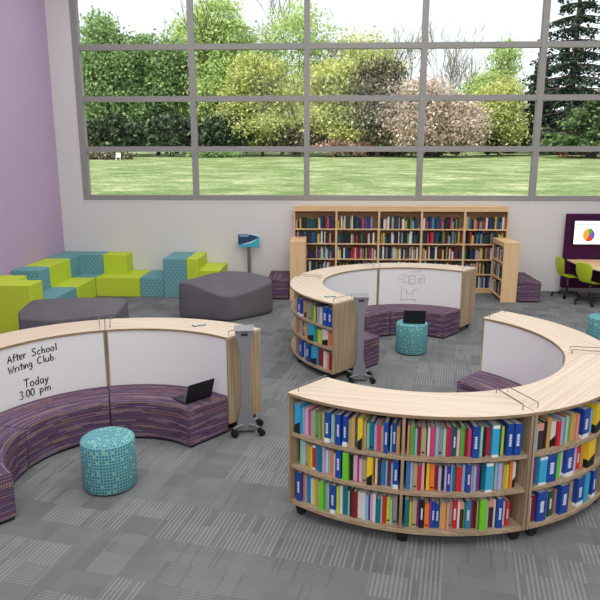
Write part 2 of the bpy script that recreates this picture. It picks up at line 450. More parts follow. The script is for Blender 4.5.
tree('leafy_tree', 186, 66, 10, 'pale yellow-green tree rising behind the second window mullion', 'tree', G1, L_bright,
     [(188, 40, 16, 26), (182, 80, 18, 30), (190, 118, 16, 20)], 6000, 0.4)
tree('leafy_tree', 220, 60, -2, 'tall bright green tree reaching above the top pane, left half', 'tree', G1, L_bright,
     [(216, 20, 20, 22), (226, 46, 24, 22), (206, 52, 18, 22), (222, 82, 28, 24), (206, 100, 14, 22)], 14000, 0.4, 0.28)
tree('leafy_tree', 296, 62, 6, 'tall sparse tree with dark forked trunk behind the middle mullion', 'tree', G1, L_bright,
     [(296, 24, 30, 22), (272, 52, 26, 20), (318, 46, 22, 20), (290, 82, 30, 24)], 4200, 0.36, 0.30, M_bark, 4, 0.6, 0.6)
tree('leafy_tree', 262, 58, 55, 'yellow-green bushy tree left of the middle mullion', 'tree', G1, L_yellow,
     [(256, 76, 26, 20), (272, 98, 26, 20), (240, 104, 20, 22), (262, 128, 36, 16)], 11000, 0.38, 0.16)
tree('leafy_tree', 336, 57, 60, 'yellow-green bushy tree right of the middle mullion', 'tree', G1, L_yellow,
     [(334, 80, 24, 18), (352, 106, 18, 20), (322, 112, 20, 22), (346, 132, 22, 14)], 9000, 0.38, 0.16)
tree('leafy_tree', 362, 64, 30, 'thin domed tree with visible branches and few leaves', 'tree', G1, L_yellow,
     [(362, 52, 28, 22), (350, 78, 18, 18), (382, 66, 18, 18)], 3400, 0.34, 0.26, M_bark, 4, 0.6, 0.6)
tree('evergreen_tree', 378, 56, 64, 'dark brownish-green tree left of the pink blossom', 'tree', G1, L_brown,
     [(372, 86, 18, 20), (386, 78, 12, 16), (374, 116, 16, 26), (392, 120, 12, 26)], 8000, 0.38)
tree('magnolia_tree', 432, 55, 84, 'wide pale pink blossoming magnolia', 'tree', G1, L_pink,
     [(404, 112, 22, 28), (430, 106, 26, 26), (456, 124, 26, 24), (420, 134, 28, 16), (466, 138, 14, 12)], 16000, 0.34, 0.15)
tree('bushy_tree', 500, 58, 74, 'yellowish round tree beside the dark spruce', 'tree', G1, L_yellow,
     [(500, 100, 17, 20), (492, 116, 16, 16), (508, 126, 12, 16)], 7000, 0.36, 0.16)
tree('leafy_tree', 505, 66, 40, 'light green upright tree behind the yellowish round tree', 'tree', G1, L_bright,
     [(506, 60, 12, 18), (494, 84, 18, 14), (484, 102, 14, 18), (482, 128, 12, 20)], 5500, 0.36, 0.16)
for px, Y, tp, mt, lb in ((246, 72, 40, L_bright, 'pale hazy tree far behind, between the tall bright tree and the sparse one'), (318, 73, 60, L_yellow, 'pale hazy tree far behind the sparse middle tree'), (350, 74, 70, L_green, 'pale hazy tree far behind the thin domed one'), (470, 74, 84, L_bright, 'pale hazy tree far behind the right side of the magnolia')):
    tree('hazy_tree', px, Y, tp, lb, 'tree', G1, mt, [(px, tp+22, 24, 22), (px-8, tp+50, 26, 24), (px+10, tp+60, 24, 22)], 6500, 0.44, 0.18)
for i, (px, tp) in enumerate(((405, 44), (441, 50), (468, 66))):
    c = at(px, 150, 70); r_ = empty('bare_tree', (c.x, 70, zg(70)), 0,
        ('bare grey tree nearest the dark brownish-green tree', 'bare grey tree rising above the middle of the magnolia', 'bare grey tree rising above the right side of the magnolia')[i], 'tree', 'bare trees')
    mb = MB(); branchy(mb, Vector((0, 0, 0)), Vector((0, 0, 1)), (at(px, tp, 70).z-zg(70))*0.44, 0.13, 4, random.Random(31+i), 0.5, 4, 0.018); mb.build('trunk', M_bark_l, r_)
# undergrowth and hedges
def bush(px, Y, rx, py, ry, mat, label, n, leaf=0.3, name='garden_shrub'):
    base = at(px, 150, Y); root = empty(name, (base.x, Y, zg(Y)), 0, label, 'shrub', 'shrubs along the lawn edge')
    c = at(px, py, Y); s = Y/FOC
    quads(blob_points([(0, 0, c.z-zg(Y), rx*s, min(rx, 16)*s*0.6, ry*s)], n, 0.25), leaf, 'foliage', mat, root)
    mb = MB(); rnd = random.Random(int(px)); branchy(mb, Vector((0, 0, -0.1)), Vector((0, 0, 1)), max(0.5, (c.z-zg(Y))*0.9), 0.07, 2, rnd, 0.9); mb.build('stem', M_bark, root)
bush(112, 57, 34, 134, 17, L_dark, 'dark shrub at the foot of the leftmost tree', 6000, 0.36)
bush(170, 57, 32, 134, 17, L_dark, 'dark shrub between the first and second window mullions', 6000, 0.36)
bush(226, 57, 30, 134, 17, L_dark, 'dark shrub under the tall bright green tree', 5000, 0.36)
bush(300, 57, 36, 140, 12, L_brown, 'brownish undergrowth under the sparse middle tree', 6000, 0.34)
bush(246, 61.5, 16, 112, 10, L_rose, 'rosy blossoming shrub left of the middle mullion', 1800, 0.3)
bush(345, 56, 30, 147, 6, L_rose, 'low rosy shrub at the foot of the right yellow-green tree', 2200, 0.26)
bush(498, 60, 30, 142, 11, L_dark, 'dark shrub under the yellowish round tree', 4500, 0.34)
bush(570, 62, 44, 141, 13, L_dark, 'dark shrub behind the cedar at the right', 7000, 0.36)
bush(216, 55, 26, 153.5, 3.2, L_green, 'low clipped green hedge left of the middle mullion', 3000, 0.2, 'low_hedge')
bush(400, 58, 60, 151, 3.5, L_brown, 'low brown hedge under the magnolia', 4500, 0.24, 'low_hedge')
bush(106, 51, 26, 157, 2.6, L_brown, 'low dry border plants at the left lawn edge', 2600, 0.22, 'low_hedge')

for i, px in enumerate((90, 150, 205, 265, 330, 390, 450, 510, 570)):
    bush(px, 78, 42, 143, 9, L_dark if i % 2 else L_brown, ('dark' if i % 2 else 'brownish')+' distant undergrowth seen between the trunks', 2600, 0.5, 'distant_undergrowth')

def conifer(px, Y, top_px, width_px, start_px, mat, label, layers, tilt, n_per, seed, leaf=0.34):
    base = at(px, 150, Y); g = zg(Y); H = at(px, top_px, Y).z-g; s = Y/FOC; W = width_px*s
    zs0 = at(px, start_px, Y).z-g
    root = empty('conifer_tree', (base.x, Y, g), 0, label, 'tree', 'conifers at the right')
    mb = MB(); mb.tube([(0, 0, -0.1), (0.05, 0, H*0.5), (0, 0, H)], [0.42, 0.28, 0.05], 8)
    rnd = random.Random(seed); P = []
    for k_ in range(layers):
        t_ = k_/(layers-1); z = zs0+(H-zs0)*t_; Rr = W*(1-t_**1.25*0.93)
        nb = max(4, int(11*(1-t_)+4))
        for j in range(nb):
            a_ = j/nb*6.283+rnd.uniform(0, .6); L = Rr*rnd.uniform(.6, 1.08)
            e = Vector((math.cos(a_)*L, math.sin(a_)*L, z+L*tilt+rnd.uniform(-.3, .3)))
            mb.tube([(0, 0, z), (e.x*.5, e.y*.5, (z+e.z)/2+0.12*L*.3), e], [0.09, 0.06, 0.02], 4)
            m = int(n_per*(0.35+L/W))
            tt = np.linspace(0.12, 1, m)+rng.random(m)*0.02
            q = np.stack([e.x*tt, e.y*tt, z+(e.z-z)*tt], 1)
            side = np.array([-math.sin(a_), math.cos(a_), 0])
            q += side*rng.normal(size=(m, 1))*(0.28*L*(1-0.55*tt))[:, None]*0.6
            q[:, 2] += -np.abs(rng.normal(size=m))*0.28
            P.append(q)
    mb.build('trunk', M_bark, root)
    quads(np.concatenate(P), leaf, 'foliage', mat, root, 0.35)
conifer(566, 64, -60, 58, 134, L_spruce, 'tall dark spruce with drooping branches at the right of the window', 17, -0.20, 84, 5, 0.34)
conifer(536, 67, 44, 22, 136, L_spruce, 'smaller dark conifer at the left of the tall spruce', 18, -0.15, 40, 8, 0.36)
conifer(592, 54, 92, 50, 142, L_cedar, 'spreading cedar with layered lighter green branches', 7, 0.04, 150, 12, 0.34)

# garden seats far out on the lawn
M_red = flat((214, 96, 90), 0.6, 0, 'red_garden_paint')
def garden_chair(px, Y, mat, label, s=1.0, rz=0.0):
    c = at(px, 155, Y); root = empty('garden_chair', (c.x, Y, zg(Y)-0.02), rz, label, 'garden chair', 'garden chairs on the lawn')
    MB().box(-.28*s, .28*s, -.25*s, .25*s, .36*s, .42*s).build('seat', mat, root)
    MB().box(-.28*s, .28*s, .2*s, .26*s, .42*s, 1.0*s, M=Matrix.Rotation(R(-12), 4, 'X')).build('backrest', mat, root)
    for x in (-.25, .25):
        for y in (-.22, .22):
            MB().box((x-.035)*s, (x+.035)*s, (y-.035)*s, (y+.035)*s, 0, .4*s).build('leg', mat, root)
garden_chair(563, 57, M_red, 'red garden chair, leftmost of the two red pairs under the cedar', 1.1, 0.3)
garden_chair(569, 58, M_red, 'red garden chair just right of the leftmost red one', 1.0, -0.4)
garden_chair(586, 57, M_red, 'red garden chair beside the cedar trunk', 1.0, 0.6)
garden_chair(118, 49.5, flat((236, 236, 232), 0.6, 0, 'white_garden_paint'), 'white garden chair at the far left edge of the lawn', 0.6, 0.2)

# ------------------------------------------------------------------ curved bookcases
RI, RO, HT = 1.425, 1.905, 1.069
HA = R(29.7)
BT = 0.128; S1 = (0.417, 0.446); S2 = (0.700, 0.728)
def caster_parts(parent, x, y, rz, r=0.038, wh=True):
    M = Matrix.Translation((x, y, 0)) @ Matrix.Rotation(rz, 4, 'Z')
    b = MB()
    W = M @ Matrix.Translation((0.02, 0, r)) @ Matrix.Rotation(R(90), 4, 'X')
    b.lathe([(r*.5, -.022), (r, -.018), (r, -.004), (r*.7, -.003), (r*.7, .003), (r, .004), (r, .018), (r*.5, .022)], 14, 0, M=W)
    b.box(-0.02, 0.03, -0.026, 0.026, r*1.3, r*2.2, 0, M)
    b.lathe([(0.014, r*2.1), (0.014, 0.1)], 10, 0, M=M)
    return b.build('caster', M_black, parent)
def make_case():
    root = empty('curved_bookcase')
    MB().arc(RI-0.012, RO, -HA, HA, HT-0.024, HT, 36, 0).build('top', [M_top], root, bevel=0.0)
    MB().arc(RI-0.014, RI-0.012, -HA, HA, HT-0.024, HT-0.001, 36).arc(RO, RO+0.002, -HA, HA, HT-0.024, HT-0.001, 36).build('edge_band', M_edge, root)
    e = R(0.8)
    MB().arc(RI+0.012, RO-0.008, -HA+e, HA-e, 0.096, BT, 30).build('base_panel', M_oak_h, root)
    for z0, z1 in (S1, S2): MB().arc(RI+0.04, RO-0.012, -HA+e, HA-e, z0, z1, 30).build('shelf', M_oak_h, root)
    MB().arc(RI+0.014, RI+0.03, -HA+e, HA-e, BT, HT-0.024, 30).build('back_panel', M_oak, root)
    MB().arc(RI-0.004, RI+0.008, -HA+e*0.9, HA-e*0.9, 0.10, HT-0.026, 40).build('whiteboard', M_board, root)
    for s in (-1, 1):
        M = Matrix.Rotation(s*HA, 4, 'Z')
        y0, y1 = (-0.020, -0.001) if s > 0 else (0.001, 0.020)
        MB().box(RI-0.006, RO-0.004, y0, y1, 0.095, HT-0.024, M=M).build('end_panel', M_oak, root)
    MB().box(RI+0.03, RO-0.012, -0.011, 0.011, BT, S1[0]).box(RI+0.03, RO-0.012, -0.011, 0.011, S1[1], S2[0]).box(RI+0.03, RO-0.012, -0.011, 0.011, S2[1], HT-0.024).build('divider', M_oak, root)
    for a_, r in ((-27.3, 1.845), (-26.5, 1.50), (27.3, 1.845), (26.5, 1.50), (0, 1.845)):
        caster_parts(root, r*math.cos(R(a_)), r*math.sin(R(a_)), R(a_+90), .040)
    for s in (-1, 1):
        a_ = s*(HA-R(1.9)); c, d = math.cos(a_), math.sin(a_)
        pts = [(1.48, HT-0.004), (1.48, HT+0.04), (1.485, HT+0.046), (1.835, HT+0.046), (1.84, HT+0.04), (1.84, HT-0.004)]
        MB().tube([(r*c, r*d, z) for r, z in pts], 0.0042, 6).build('guard_rail', M_chrome, root)
    return root
case0 = make_case()
A0, B0, C0 = (-1.937, 5.249), (1.377, 9.402), (0.930, 6.232)
CASES = [
    (C0, -100.35, 'curved bookcase section in the foreground facing the viewer, fullest of books'),
    (C0, -40.65, 'curved bookcase section running off the right edge beside the foreground one'),
    (C0, 19.05, 'curved section with a bare whiteboard inside, far end of the right ring'),
    (B0, 79.2, 'curved section with the diagram-covered whiteboard in the middle ring'),
    (B0, 138.9, 'curved section with a blank whiteboard on the left back of the middle ring'),
    (B0, 198.6, 'curved bookcase section left of the middle ring showing books to the viewer'),
    (A0, 79.5, 'curved section with a blank whiteboard beside the grey tower at left'),
    (A0, 139.2, 'curved section whose whiteboard reads After School Writing Club'),
]
cases = []
for i, (c, a_, lb) in enumerate(CASES):
    o = case0 if i == 0 else copy_tree(case0)
    o.location = (c[0], c[1], 0); o.rotation_euler = (0, 0, R(a_)); tag(o, lb, 'bookcase', 'curved mobile bookcases'); cases.append(o)
def child(o, nm): return [c for c in kids(o) if c.name.split('.')[0] == nm][0]

# handwriting on the boards: strokes in a unit square, bent on to the board's curve
ST = {
 'A': [[(0, 0), (.38, 1), (.72, 0)], [(.12, .38), (.62, .42)]],
 'f': [[(.55, .95), (.35, 1), (.25, .8), (.22, 0)], [(.02, .55), (.5, .6)]],
 't': [[(.28, .95), (.25, .1), (.45, 0)], [(.0, .6), (.55, .65)]],
 'e': [[(.05, .32), (.5, .38), (.42, .6), (.15, .58), (.02, .25), (.2, 0), (.5, .1)]],
 'r': [[(.08, .6), (.1, 0)], [(.1, .35), (.3, .6), (.5, .55)]],
 'S': [[(.62, .9), (.4, 1), (.1, .85), (.15, .6), (.5, .45), (.58, .2), (.35, 0), (0, .1)]],
 'c': [[(.5, .5), (.3, .6), (.05, .35), (.15, .03), (.5, .08)]],
 'h': [[(.08, 1), (.08, 0)], [(.08, .35), (.3, .55), (.45, .4), (.47, 0)]],
 'o': [[(.28, .58), (.05, .4), (.08, .08), (.35, 0), (.52, .25), (.45, .52), (.28, .58)]],
 'l': [[(.15, 1), (.17, 0)]],
 'W': [[(0, 1), (.2, 0), (.42, .7), (.62, 0), (.9, 1)]],
 'i': [[(.12, .55), (.14, 0)], [(.12, .8), (.14, .83)]],
 'n': [[(.05, .55), (.07, 0)], [(.07, .35), (.3, .56), (.45, .4), (.47, 0)]],
 'g': [[(.45, .5), (.2, .58), (.03, .3), (.2, .05), (.44, .2), (.46, .5), (.45, -.2), (.25, -.38), (.03, -.25)]],
 'C': [[(.6, .85), (.38, 1), (.08, .7), (.05, .3), (.28, 0), (.62, .12)]],
 'u': [[(.05, .55), (.07, .12), (.25, 0), (.45, .15)], [(.45, .56), (.48, 0)]],
 'b': [[(.08, 1), (.08, 0)], [(.08, .4), (.3, .55), (.5, .3), (.35, .02), (.08, .05)]],
 ':': [[(.1, .08), (.12, .02)], [(.12, .42), (.12, .48)]],
 'T': [[(0, .95), (.75, 1)], [(.38, .98), (.35, 0)]],
 'd': [[(.48, 1), (.48, 0)], [(.48, .4), (.25, .56), (.03, .28), (.2, 0), (.48, .15)]],
 'a': [[(.45, .5), (.2, .58), (.03, .28), (.2, 0), (.44, .2)], [(.46, .56), (.5, 0)]],
 'y': [[(.03, .55), (.22, .1)], [(.47, .58), (.2, -.1), (.0, -.38)]],
 '3': [[(.05, .9), (.35, 1), (.5, .78), (.25, .55), (.52, .3), (.32, 0), (.0, .08)]],
 '0': [[(.3, 1), (.06, .75), (.06, .25), (.28, 0), (.52, .25), (.52, .75), (.3, 1)]],
 'p': [[(.07, .55), (.07, -.4)], [(.07, .35), (.28, .57), (.5, .32), (.3, .03), (.07, .12)]],
 'm': [[(.05, .55), (.07, 0)], [(.07, .35), (.24, .56), (.37, .38), (.38, 0)], [(.38, .35), (.55, .56), (.7, .38), (.72, 0)]],
}
ADV = {'l': .34, 'i': .3, ':': .3, 'W': 1.05, 'm': .9, 'A': .85, 'S': .78, 'C': .78, 'T': .82, ' ': .5, 'f': .55, 't': .55, 'r': .55}
def stroke(mb, pts, r, wid, half_turn):
    """pts: (arc length in metres to the right as seen from inside, height)"""
    P = []
    for (s0, z0), (s1, z1) in zip(pts[:-1], pts[1:]):
        n = max(1, int(math.hypot(s1-s0, z1-z0)/0.03))
        for k_ in range(n): P.append((s0+(s1-s0)*k_/n, z0+(z1-z0)*k_/n))
    P.append(pts[-1])
    n = len(P); vs = []
    for i, (s, z) in enumerate(P):
        p, q = P[max(0, i-1)], P[min(n-1, i+1)]
        dx, dz = q[0]-p[0], q[1]-p[1]; L = math.hypot(dx, dz) or 1; nx, nz = -dz/L*wid/2, dx/L*wid/2
        for sg in (-1, 1):
            th = half_turn-(s+sg*nx)/r
            vs.append((r*math.cos(th), r*math.sin(th), z+sg*nz))
    for j in range(n): vs.append((vs[2*j][0]*(r-.0012)/r, vs[2*j][1]*(r-.0012)/r, vs[2*j][2])); vs.append((vs[2*j+1][0]*(r-.0012)/r, vs[2*j+1][1]*(r-.0012)/r, vs[2*j+1][2]))
    k = 2*n
    fs = []
    for i in range(n-1):
        a0, a1, b0, b1 = 2*i, 2*i+1, 2*i+2, 2*i+3
        fs += [(a0, a1, b1, b0), (k+a0, k+b0, k+b1, k+a1), (a0, b0, k+b0, k+a0), (a1, k+a1, k+b1, b1)]
    fs += [(0, k, k+1, 1), (2*n-2, 2*n-1, k+2*n-1, k+2*n-2)]
    mb.add(vs, fs)
def write(mb, text, th0, z, h, size, slope=0.0, r=RI-0.0042, wid=0.0085, xs=1.0):
    s = 0; rn = random.Random(len(text))
    for ch in text:
        for st_ in ST.get(ch, []):
            stroke(mb, [((s+x*size*xs), z+slope*s+y*h) for x, y in st_], r, wid, th0)
        s += ADV.get(ch, .66)*size*xs
    return s
c_ = R(139.2)
for lines in ((('After', 151.4, 0.884, 0.078, 0.066, 0.06), ('School', 140.7, 0.898, 0.078, 0.072, 0.05)),
              (('Writing', 151.4, 0.770, 0.076, 0.066, 0.08), ('Club:', 138.7, 0.800, 0.076, 0.076, 0.04)),
              (('Today', 145.3, 0.578, 0.090, 0.080, 0.0),), (('3:00', 147.6, 0.468, 0.085, 0.074, 0.02), ('pm', 138.8, 0.482, 0.085, 0.084, 0.02))):
    for tx, an, z, h, sz, sl in lines:
        mb = MB(); write(mb, tx, R(an)-c_, z, h, sz, sl, wid=.0125)
        mb.build('marker_writing', M_ink, child(cases[7], 'whiteboard'), smooth=False)
# diagram board
mb = MB(); c_ = R(79.2); rb = RI-0.0042; rn = random.Random(3)
def dg(pts, wid=0.006): stroke(mb, pts, rb, wid, R(93.6)-c_)
def scribble(s0, s1, z, h=0.02, wid=0.005):
    s = s0; pts = []
    while s < s1:
        if rn.random() < .16:
            if len(pts) > 1: dg(pts, wid)
            pts = []; s += 0.022
        pts.append((s, z+rn.uniform(-h, h)*.6)); s += 0.011
    if len(pts) > 1: dg(pts, wid)
scribble(.15, .41, 0.99); scribble(.0, .46, 0.935)
def rect(a0, a1, z0, z1): dg([(a0, z0), (a1, z0), (a1, z1), (a0, z1), (a0, z0)])
rect(.07, .17, .80, .90); rect(.16, .27, .79, .91); rect(.32, .43, .80, .89); rect(.34, .37, .82, .87)
scribble(.18, .25, .86); scribble(.35, .42, .86); scribble(-.02, .05, .86); scribble(-.02, .03, .79); scribble(.17, .26, .765)
dg([(.04, .73), (.04, .46)]); dg([(.03, .50), (.30, .50)]); dg([(.07, .70), (.11, .68), (.16, .60), (.20, .60), (.26, .68), (.30, .68)])
dg([(.13, .66), (.13, .50)], .004); dg([(.24, .64), (.24, .50)], .004); scribble(.28, .34, .67); scribble(.27, .31, .475); scribble(.0, .03, .55); scribble(.0, .03, .73)
mb.build('marker_diagram', M_inkgrey, child(cases[3], 'whiteboard'), smooth=False)

# ------------------------------------------------------------------ benches
def make_bench():
    root = empty('curved_bench')
    MB().arc(0.88, 1.408, -HA+R(.1), HA-R(.1), 0.02, 0.425, 30).build('cushion', M_purple, root, bevel=0.012, seg=2)
    MB().arc(0.90, 1.39, -HA+R(.6), HA-R(.6), 0, 0.022, 30).build('plinth', M_black, root)
    return root
bench0 = make_bench()
BENCH = [(A0, 79.5, 'curved purple bench section with the open laptop on it, left ring'),
         (A0, 139.2, 'curved purple bench section below the After School Writing Club board'),
         (A0, 199.0, 'curved purple bench section cut by the left edge of the picture'),
         (B0, 79.2, 'curved purple bench section below the diagram whiteboard'),
         (B0, 138.9, 'curved purple bench section left of the seam in the middle ring'),
         (B0, 198.6, 'curved purple bench section just right of the middle ring\'s grey tower'),
         (C0, 19.05, 'curved purple bench section inside the right ring')]
for i, (c, a_, lb) in enumerate(BENCH):
    o = bench0 if i == 0 else copy_tree(bench0)
    o.location = (c[0], c[1], 0); o.rotation_euler = (0, 0, R(a_)); tag(o, lb, 'bench', 'curved purple benches')

# ------------------------------------------------------------------ charging towers
def make_tower():
    root = empty('charging_tower')
    P = [(.098, 1.150), (.090, 1.07), (.050, .93), (.045, .90), (.045, .33), (.052, .29), (.112, .03)]
    b = MB(); n = len(P); vs = []
    for y in (-.034, .034):
        for w_, z in P: vs.append((-w_, y, z))
        for w_, z in P: vs.append((w_, y, z))
    fs = []
    for k_ in range(n-1):
        fs.append((k_, k_+1, n+k_+1, n+k_)); fs.append((2*n+k_, 3*n+k_, 3*n+k_+1, 2*n+k_+1))
        fs.append((k_, 2*n+k_, 2*n+k_+1, k_+1)); fs.append((n+k_, n+k_+1, 3*n+k_+1, 3*n+k_))
    fs.append((0, n, 3*n, 2*n)); fs.append((n-1, 3*n-1, 4*n-1, 2*n-1)) if False else fs.append((n-1, 2*n+n-1, 3*n+n-1, n+n-1))
    b.add(vs, fs); b.build('column', M_grey_metal, root, ang=12)
    MB().prism([(-.100, -.055), (.100, -.055), (.106, .075), (-.106, .075)], -.006, .006, M=Matrix.Translation((0, 0, 1.160)) @ Matrix.Rotation(R(14), 4, 'X')).build('top_plate', M_grey_metal, root, bevel=0.003)
    so = MB().box(-.035, .035, -.041, -.033, 1.092, 1.118).build('socket', M_black, root, bevel=0.002)
    MB().box(-.024, -.006, -.0425, -.040, 1.098, 1.112).box(.006, .024, -.0425, -.040, 1.098, 1.112).build('outlet', flat((60, 60, 62), .5), so, smooth=False)
    b = MB()
    for sx in (-1, 1):
        for sy in (-1, 1):
            b.tube([(0, 0.0, .095), (sx*.10, sy*.09, .098), (sx*.142, sy*.130, .098)], [.016, .014, .012], 8)
    b.build('base_frame', M_grey_metal, root)
    for sx in (-1, 1):
        for sy in (-1, 1): caster_parts(root, sx*.142, sy*.130, R(20*sx), 0.036)
    return root
tw = make_tower(); tw.location = (-0.845, 6.36, 0); tw.rotation_euler = (0, 0, R(10))
tag(tw, 'grey charging tower on casters at the end of the left ring', 'charging tower', 'grey charging towers')
tw2 = copy_tree(tw); tw2.location = (0.468, 8.03, 0); tw2.rotation_euler = (0, 0, R(6)); tw2['label'] = 'grey charging tower on casters at the near end of the middle ring'

# ------------------------------------------------------------------ stools
def make_stool():
    root = empty('round_stool')
    p = [(0.0, .466), (.19, .472), (.216, .469), (.231, .458), (.238, .440), (.2385, .30), (.2385, .03), (.232, .018), (.0, .016)]
    MB().lathe(p[::-1], 48).build('cushion', M_teal, root, ang=60)
    MB().lathe([(.215, 0), (.215, .018)], 32).build('foot_ring', M_black, root)
    return root
st = make_stool(); st.location = (-1.940, 5.180, 0); tag(st, 'round teal checked stool in front of the left purple bench', 'stool', 'round teal stools')
for p, lb in (((1.330, 9.375, 0), 'round teal stool carrying a laptop in the middle ring'), ((4.42, 9.86, 0), 'round teal stool cut by the right edge of the picture')):
    s2 = copy_tree(st); s2.location = p; s2['label'] = lb

# ------------------------------------------------------------------ step seating
def block(poly, z1, mat, label, z0=0.0):
    x = sum(p[0] for p in poly)/len(poly); y = sum(p[1] for p in poly)/len(poly)
    g = 0.002
    cx, cy = x, y
    q = []
    n = len(poly)
    # shrink a hair so neighbours do not share faces
    for i in range(n):
        a0 = Vector(poly[i-1]); a1 = Vector(poly[i]); a2 = Vector(poly[(i+1) % n])
        d1 = (a1-a0).normalized(); d2 = (a2-a1).normalized()
        q.append((a1.x-cx-(d1.y+d2.y)*g, a1.y-cy+(d1.x+d2.x)*g))
    o = MB().prism(q, z0, z1).build('step_block', mat, bevel=0.014, seg=3)
    o.location = (cx, cy, 0)
    return tag(o, label, 'step seat', 'stepped foam seating blocks')
def rc(x0, x1, y0, y1): return [(x0, y0), (x1, y0), (x1, y1), (x0, y1)]
W0 = -5.93; YW = 14.06
block([(W0, 10.12), (-4.92, 10.12), (-4.92, 10.60), (-5.40, 10.60), (-5.40, 11.04), (W0, 11.04)], .84, M_lime, 'tall lime L-shaped seating block nearest the viewer at the left edge')
block(rc(W0, -5.40, 11.04, 11.53), .42, M_lime, 'low lime block behind the tall nearest one against the purple wall')
block(rc(W0, -5.40, 11.53, 12.00), .84, M_teal_vinyl, 'tall teal block against the purple wall nearest the viewer')
block(rc(W0, -5.40, 12.00, 13.02), .84, M_lime, 'tall long lime block against the purple wall')
block([(W0, 13.02), (-5.40, 13.02), (-5.40, 13.58), (-4.90, 13.58), (-4.90, YW), (W0, YW)], .84, M_teal_vinyl, 'tall teal block filling the corner of the room')
block(rc(-4.90, -4.38, 13.58, YW), .84, M_lime, 'tall lime block against the window wall right of the corner')
block(rc(-5.40, -4.92, 10.60, 10.96), .42, M_lime, 'short low lime block just behind the tall nearest block')
block(rc(-5.40, -4.92, 10.96, 12.06), .42, M_teal_vinyl, 'low teal block in the row along the purple wall')
block(rc(-5.40, -4.92, 12.06, 13.10), .42, M_lime, 'low lime block in the row along the purple wall')
block(rc(-5.40, -4.92, 13.10, 13.58), .42, M_teal_vinyl, 'low teal block in the inner corner')
block([(-4.92, 13.10), (-3.96, 13.10), (-3.96, YW), (-4.38, YW), (-4.38, 13.58), (-4.92, 13.58)], .42, M_lime, 'low lime block along the window wall beside the corner')
block(rc(-3.96, -3.43, 13.10, YW), .42, M_teal_vinyl, 'low teal block left of the tall teal one on the window wall')
block(rc(-3.43, -2.93, 13.04, YW), .84, M_teal_vinyl, 'tall teal block in the middle of the window wall row')
block(rc(-2.93, -2.68, 13.04, YW), .84, M_lime, 'narrow tall lime block beside the tall teal one')
block(rc(-2.68, -2.22, 13.04, YW), .60, M_lime, 'medium-height lime block at the right end of the row')
for x0, x1, y0, lb in ((-1.22, -0.76, 12.95, 'rectangular purple bench left of the straight bookcases'), (3.96, 4.43, 12.88, 'rectangular purple bench right of the low return bookcase')):
    root = empty('rectangular_bench', ((x0+x1)/2, (y0+14.04)/2, 0), 0, lb, 'bench', 'rectangular purple benches')
    hx, hy = (x1-x0)/2, (14.04-y0)/2
    MB().box(-hx, hx, -hy, hy, 0.02, .43).build('cushion', M_purple_box, root, bevel=0.014, seg=3)
    MB().box(-hx+.02, hx-.02, -hy+.02, hy-.02, 0, .022).build('plinth', M_black, root)

# ------------------------------------------------------------------ fabric loungers
def lounger(pts, loc, label, seed):
    """pts: outline with (x, y, top height); middle ring and top sag are filled in"""
    b = MB(); n = len(pts)
    cx = sum(p[0] for p in pts)/n; cy = sum(p[1] for p in pts)/n; ch = sum(p[2] for p in pts)/n
    rings = []
    def ring(scale, hf, dz=0.0): rings.append([(cx+(p[0]-cx)*scale, cy+(p[1]-cy)*scale, p[2]*hf+dz) for p in pts])
    ring(.96, 0.0); ring(1.02, 0.0, .015); ring(1.03, .35); ring(1.02, .7); ring(1.015, .93); ring(1.005, .985); ring(.985, 1.0, .004); ring(.94, 1.0, .016); ring(.8, 1.0, .05); ring(.5, 1.0, .08)
    vs = [v for r_ in rings for v in r_]
    vs.append((cx, cy, ch+.095)); vs.append((cx, cy, 0))
    fs = [(j*n+k_, j*n+(k_+1) % n, (j+1)*n+(k_+1) % n, (j+1)*n+k_) for j in range(len(rings)-1) for k_ in range(n)]
    t0 = (len(rings)-1)*n
    fs += [(t0+k_, t0+(k_+1) % n, len(vs)-2) for k_ in range(n)]+[((k_+1) % n, k_, len(vs)-1) for k_ in range(n)]
    b.add(vs, fs)
    o = b.build('fabric_lounger', M_bag, ang=180, sub=2); o.location = loc
    return tag(o, label, 'lounger', 'charcoal fabric loungers')
def dens(c, m=3):
    out = []
    for i in range(len(c)):
        p, q = c[i], c[(i+1) % len(c)]
        for k_ in range(m):
            t_ = (0.0, .09, .5, .91)[k_] if m == 4 else k_/m
            h = p[2]+(q[2]-p[2])*t_
            out.append((p[0]+(q[0]-p[0])*t_, p[1]+(q[1]-p[1])*t_, h))
    return out
lounger([(-.85, -.42, .67), (-.81, -.48, .67), (-.55, -.54, .665), (-.38, -.58, .58), (-.08, -.66, .48), (.14, -.69, .455), (.24, -.64, .46), (.52, -.36, .51), (.82, -.06, .61), (.85, .02, .62),
         (.78, .36, .62), (.62, .58, .64), (.25, .64, .68), (-.15, .64, .68), (-.52, .50, .64), (-.66, .34, .62), (-.78, -.05, .63)],
        (-1.86, 11.77, 0), 'charcoal fabric lounger on the carpet in front of the sign', 1)
lounger(dens([(-.78, -.10, .58), (-.62, -.40, .54), (-.1, -.5, .54), (.80, -.30, .60), (.78, .40, .66), (0, .48, .66), (-.80, .36, .64)], 4),
        (-3.98, 9.45, 0), 'charcoal fabric lounger half hidden behind the left whiteboard ring', 2)

